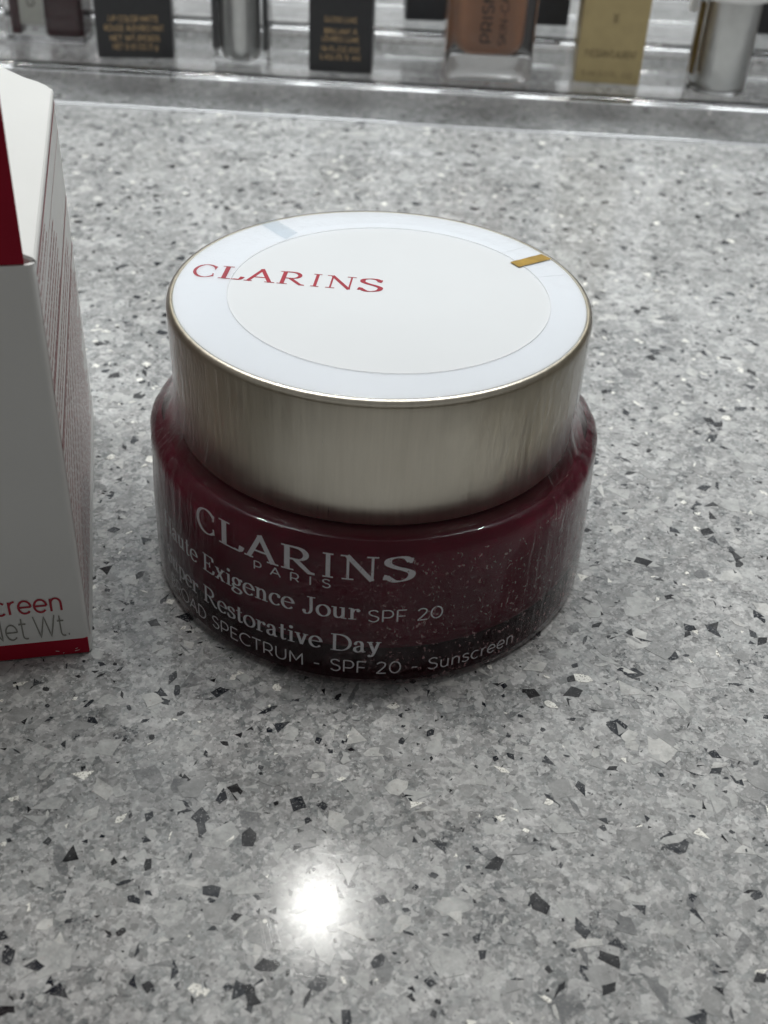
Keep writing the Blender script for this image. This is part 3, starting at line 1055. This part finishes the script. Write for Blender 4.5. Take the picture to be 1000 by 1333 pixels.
prnd = random.Random(5)
for z in (61.3, 45.0, 36.5):
    side_bar(1.0, 67.5, z, 0.62)
side_bar(1.0, 67.5, 57.0, 0.16)
side_bar(1.0, 0.8, 3.0, 0.1)
side_bar(0.75, 1.0, 3.2, 58.0)
z = 60.0
while z > 4.5:
    if not any(abs(z - q) < 0.9 for q in (61.3, 45.0, 36.5, 57.0)):
        y = 1.8
        end = {True: 22.0, False: 40.0}[z > 57] if z > 45 else 66
        end *= prnd.uniform(0.82, 1.0)
        while y < end:
            w = prnd.uniform(0.6, 2.6)
            side_bar(y, min(y + w, end), z, prnd.uniform(0.34, 0.5))
            y += w + prnd.uniform(0.25, 0.5)
    z -= 1.75
mesh_obj('side_print', rows_v, rows_f, M_ROSE_INK, shell)
# scuffed corner of the base band
sv, sf = [], []
srnd = random.Random(3)
for k in range(4):
    x, z, ox = -srnd.uniform(1.2, 6), srnd.uniform(0.3, 1.7), BW / 2
    w, a = srnd.uniform(0.2, 0.7), srnd.uniform(-0.4, 0.9)
    b = len(sv)
    dx, dz = w * math.cos(a), w * math.sin(a)
    sv += [(x + ox, -0.28, z), (x + dx + ox, -0.28, z + dz), (x + dx + ox, -0.28, z + dz + 0.07), (x + ox, -0.28, z + 0.10)]
    sf.append((b, b + 1, b + 2, b + 3))
mesh_obj('corner_scuff', sv, sf, M_EDGE, band)

# ------------------------------------------------------------------ clear stepped display behind
M_ACRYLIC = mat_glass('clear_acrylic', (0.97, 0.975, 0.98), 0.02, 1.49)
SR = math.radians(-1.75)
display = empty('display_riser', (0, 220.9, 0), 'clear acrylic stepped display riser behind the jar, holding cosmetics', 'display riser', None, SR)


def bent_sheet(name, path, th, x0, x1, mat, parent):
    """a sheet bent along a (y, z) path with rounded corners"""
    pts = []
    for i, p in enumerate(path):
        if 0 < i < len(path) - 1:
            a, c = Vector(path[i - 1]), Vector(path[i + 1])
            b = Vector(p)
            r = 3.0
            d0, d1 = (a - b).normalized(), (c - b).normalized()
            p0, p1 = b + d0 * r, b + d1 * r
            for k in range(7):
                t = k / 6
                pts.append((1 - t) ** 2 * p0 + 2 * t * (1 - t) * b + t * t * p1)
        else:
            pts.append(Vector(p))
    A, B = [], []
    n = len(pts)
    for i in range(n):
        d = (pts[min(n - 1, i + 1)] - pts[max(0, i - 1)]).normalized()
        nn = Vector((-d.y, d.x))
        A.append(pts[i])
        B.append(pts[i] - nn * th)
    V, F = [], []
    loop = A + B[::-1]
    m_ = len(loop)
    for x in (x0, x1):
        V += [(x, q.x, q.y) for q in loop]
    for i in range(m_):
        j = (i + 1) % m_
        F.append((i, j, j + m_, i + m_))
    for i in range(n - 1):
        F.append((i, i + 1, m_ - 2 - i, m_ - 1 - i))
        F.append((m_ + i, m_ + m_ - 1 - i, m_ + m_ - 2 - i, m_ + i + 1))
    o = fix_normals(mesh_obj(name, V, F, mat, parent, True))
    o.data.set_sharp_from_angle(angle=math.radians(50))
    return o


bent_sheet('stepped_sheet', [(0, 0.1), (0, 12.5), (30.6, 12.5), (30.6, 21.5), (62, 21.5), (62, 31), (100, 31), (100, 0.1)], 2.6, -230, 230, M_ACRYLIC, display)
rbox('edge_highlight', 460, 0.6, 0.5, simple('edge_highlight_white', (0.78, 0.79, 0.82), 0.15, 0.03), display, (0, -0.4, 0.05), 0.2, 3)  # added pale rod, its colour stands for the highlight along the sheet's bottom edge
for xx in (-229, 229):
    rbox('end_panel', 3, 99, 12, M_ACRYLIC, display, (xx + (-1.6 if xx < 0 else 1.6), 50, 0.1), 0.4)

DZ = 12.5 + 0.05
M_BLACK = simple('black_carton', (0.022, 0.022, 0.024), 0.38, 0.1)
M_DARK = simple('charcoal_carton', (0.030, 0.031, 0.035), 0.4, 0.1)
M_GOLD_INK = simple('gold_ink', (0.52, 0.35, 0.17), 0.45, 0.15, 1.0)
M_GOLDBOX = simple('gold_carton', (0.42, 0.335, 0.17), 0.36, 0.06, 0.2, Metallic=0.35)
M_BROWN_INK = simple('brown_ink', (0.13, 0.095, 0.045), 0.5, 0.1)
M_INK = simple('black_ink', (0.02, 0.018, 0.016), 0.5, 0.05)
M_CLEAR = mat_glass('clear_bottle_glass', (0.98, 0.985, 0.985), 0.02, 1.5)
M_MAROON = simple('maroon_gloss', (0.055, 0.006, 0.012), 0.3, 0.1)
M_TAN = simple('tan_foundation', (0.31, 0.135, 0.062), 0.4, 0.05, 0.1)
M_STEEL = simple('satin_silver', (0.66, 0.66, 0.65), 0.28, 0.05, 0.3, Metallic=0.9)
M_FROST = simple('frosted_label', (0.34, 0.34, 0.31), 0.5, 0.06, 0.5)
M_GOLD = simple('gold_metal', (0.55, 0.36, 0.12), 0.3, 0.08, 0.5, Metallic=0.9)
M_WHITE = simple('white_plastic', (0.74, 0.74, 0.73), 0.35, 0.02)
GRP = None


def box_item(name, l, r, depth, h, mat, label, cat, z=DZ):
    """a carton whose front base corners are seen at two picture points on a level"""
    a, b = atz(*l, z), atz(*r, z)
    d = b - a
    e = empty(name, (a + b) / 2, label, cat, None, math.atan2(d.y, d.x))
    w = d.length
    return e, w, rbox('box', w, depth, h, mat, e, (0, depth / 2, 0), 0.35)


def face_text(e, font, text, h, xc, z, width, mat, parent, weight=1.3, y=-0.05, track=0.1):
    pcs = layout(font, text, h, -width / 2, width / 2, track, weight)
    return print_mesh('lettering', pcs, lambda px, py, l: (px + xc, y - l, py + z), mat, e)


# black lipstick carton with gold print
e, w, b = box_item('lipstick_carton', (128, 75.5), (227, 76.5), 24, 78, M_BLACK, 'wide black lipstick carton with four gold lines of print on clear riser', 'carton')
for t, z, ww in (('LIP COLOR MATTE', 11.6, 16), ('ROUGE A`LE`VRES MAT', 8.7, 19), ('NET WT./POIDS', 5.6, 16), ('NET 0.10 OZ./3 g', 2.9, 14.5)):
    face_text(e, 'sans', t, 1.7, 0, z, ww, M_GOLD_INK, e)
# smaller black gloss carton
e, w, b = box_item('gloss_carton', (402, 92.5), (483, 97), 20, 92, M_BLACK, 'narrow black lip gloss carton with five small gold lines, beside the silver tube', 'carton')
for t, z, ww in (('GLOSS LUXE', 15.8, 10.5), ('BRILLANT A`', 12.2, 10.5), ('LE`VRES LUXE', 9.8, 12), ('.19 FL.OZ./OZ.', 6.7, 13.5), ('LIQ./5.5 ml', 4.2, 13)):
    face_text(e, 'sans', t, 1.45, 0, z, ww, M_GOLD_INK, e)
# gold carton
e, w, b = box_item('gold_carton', (747, 106), (831, 112), 21, 80, M_GOLDBOX, 'matte gold cosmetic carton with embossed monogram and faint lettering', 'carton')
face_text(e, 'sans', 'YVESSAINTLAURENT', 2.1, 0, 8.4, 17.0, M_BROWN_INK, e, 1.5, -0.05, 0.02)
face_text(e, 'sans', '5 ml 0.1 FL. OZ.', 1.5, 0, 2.3, 17.0, M_BROWN_INK, e, 1.1)
mono = [ribbon(line((-0.9, 2.4), (0, 1.2), (0.9, 2.4)), lambda a: 0.22), ribbon(line((0, 1.2), (0, 0)), lambda a: 0.22),
        ribbon(spline((0.9, 1.7), (0.2, 1.9), (0.1, 1.3), (0.9, 0.8), (0.5, 0.1), (-0.4, 0.3)), lambda a: 0.2),
        ribbon(line((-0.5, 1.4), (-0.5, -0.3), (0.7, -0.3)), lambda a: 0.2)]
print_mesh('monogram', mono, lambda x, y, l: (x, -0.05 - l, y + 19.6), M_BROWN_INK, e)

# square clear lip gloss with maroon fill and a frosted front strip
a, c = atz(10, 58, DZ), atz(108, 61, DZ)
e = empty('lip_gloss_bottle', ((a + c) / 2), 'square clear lip gloss bottle with dark maroon fill and pale front strip', 'lip gloss', None, -0.03)
w = (c - a).length
g = rbox('glass', w + 1.5, 14, 70, M_CLEAR, e, (0, 8, 0), 0.8, 3)
rbox('filling', 3.6, 10, 64, M_MAROON, g, (-w / 2 + 2.6, 0, 2.6), 1.0, 3)
rbox('filling', 12.4, 10, 64, M_MAROON, g, (w / 2 - 6.4, 0, 2.0), 1.6, 3)
s = rbox('label_strip', 8.0, 0.5, 56, M_FROST, e, (-w / 2 + 9.0, 0.6, 6.6), 0.1, 1)
pcs = layout('sans', 'CYV', 2.2, 0, 7.5, 0.3, 1.4)
print_mesh('lettering', pcs, lambda x, y, l: (-w / 2 + 9.8 - y + 0.5, 0.25 - l, 12.3 + x), M_INK, e)

# silver-cored gloss tube
a, c = atz(277, 85.5, DZ), atz(350, 86.5, DZ)
e = empty('silver_gloss_tube', ((a + c) / 2), 'clear square tube with silver core and dark sides, between the two black cartons', 'lip gloss')
w = (c - a).length
g = rbox('tube', w, 15, 74, M_CLEAR, e, (0, 7.5, 0), 1.2, 3)
lathe('core', [(0, 0.9), (3.6, 0.9), (5.6, 1.6), (6.5, 3.4), (6.6, 6), (6.6, 73), (0, 73)], M_STEEL, g, 48, (-0.3, -0.6, 0))
for sx in (-1, 1):
    rbox('side_insert', 1.5, 9, 68, M_DARK, g, (sx * (w / 2 - 1.4), 0.5, 4.6), 0.3)

# glass foundation bottle
a, c = atz(578, 107, DZ), atz(692, 111, DZ)
d = c - a
e = empty('foundation_bottle', ((a + c) / 2), 'clear glass foundation bottle with tan liquid and black vertical lettering', 'foundation bottle', None, math.atan2(d.y, d.x))
w = d.length


def squircle(name, sx, sy, prof, mat, parent, loc, n=64, p=4.5):
    """prof: (scale, z) sections of a rounded rectangle"""
    V, F = [], []
    for s_, z in prof:
        for i in range(n):
            t = 2 * math.pi * i / n
            ca, sa = math.cos(t), math.sin(t)
            ex_ = 2 / p
            V.append((s_ * sx / 2 * math.copysign(abs(ca) ** ex_, ca), s_ * sy / 2 * math.copysign(abs(sa) ** ex_, sa), z))
    for k in range(len(prof) - 1):
        for i in range(n):
            j = (i + 1) % n
            F.append((k * n + i, k * n + j, (k + 1) * n + j, (k + 1) * n + i))
    F.append(tuple(range(n))[::-1])
    F.append(tuple(range((len(prof) - 1) * n, len(prof) * n)))
    o = fix_normals(mesh_obj(name, V, F, mat, parent, True, loc))
    o.data.set_sharp_from_angle(angle=math.radians(45))
    return o


g = squircle('glass', w, 22, [(0.70, 0.5), (0.82, 0.0), (0.95, 0.35), (1.0, 1.4), (1.0, 60), (0.9, 63)], M_CLEAR, e, (0, 11, 0), 80, 7)
squircle('liquid', w * 0.74, 14.5, [(0.35, 8.2), (0.7, 8.6), (0.88, 9.9), (0.97, 12.2), (1.0, 15), (1.0, 56)], M_TAN, g, (0, -1.0, 0), 64, 4)
for t, xx, h, L, z0 in (('PRISME', -0.3, 3.4, 19.5, 12.5), ('SKIN-CARING', 4.4, 2.4, 24, 12.0)):
    pcs = layout('sans', t, h, 0, L, 0.12, 1.35)
    print_mesh('lettering', pcs, lambda x, y, l: (xx - y, -0.06 - l, z0 + x), M_INK, e)

# silver cylinder bottle under a white collar
a, c = atz(898, 123, DZ), atz(972, 127, DZ)
e = empty('silver_bottle', ((a + c) / 2 + Vector((0, 8, 0))), 'tall silver cylinder in a clear sleeve under a white collar', 'cosmetic bottle')
w = (c - a).length + 1.2
g = lathe('sleeve', [(0, 0), (w / 2 - 1.2, 0), (w / 2 - 0.3, 0.5), (w / 2, 1.4), (w / 2, 29), (0, 29)], M_CLEAR, e, 72)
lathe('core', [(0, 0.8), (4.6, 0.8), (6.2, 1.6), (6.9, 3.2), (6.9, 28.8), (0, 28.8)], M_STEEL, g, 64, (0.8, -0.6, 0))
rbox('gold_inlay', 1.5, 3, 22, M_GOLD, g, (-w / 2 + 1.75, -1.5, 5.2), 0.3)
lathe('collar', [(0, 29.1), (12.4, 29.1), (13, 29.6), (13, 43), (12, 44), (0, 44)], M_WHITE, e, 72)
lathe('pump_neck', [(6, 44), (6, 52), (0, 52)], M_STEEL, e, 48)
rbox('clip', 2.2, 3, 6.0, M_WHITE, e, (-11.2, 1.5, 23.2), 0.6)

# darker things standing on the second step
Z2 = 21.55
e, w2, b = box_item('compact_carton', (528, 26), (739, 34), 18, 40, M_DARK, 'low charcoal carton standing behind the tan foundation bottle', 'carton', Z2)
rbox('lid_seam', w2 - 2, 0.3, 0.25, M_BLACK, e, (0, -0.05, 26), 0)
e, w2, b = box_item('dark_carton', (978, 44), (1060, 49), 18, 55, M_BLACK, 'black carton on the upper step behind the silver cylinder', 'carton', Z2)
rbox('lid_seam', w2 - 2, 0.3, 0.25, M_DARK, e, (0, -0.05, 40), 0)
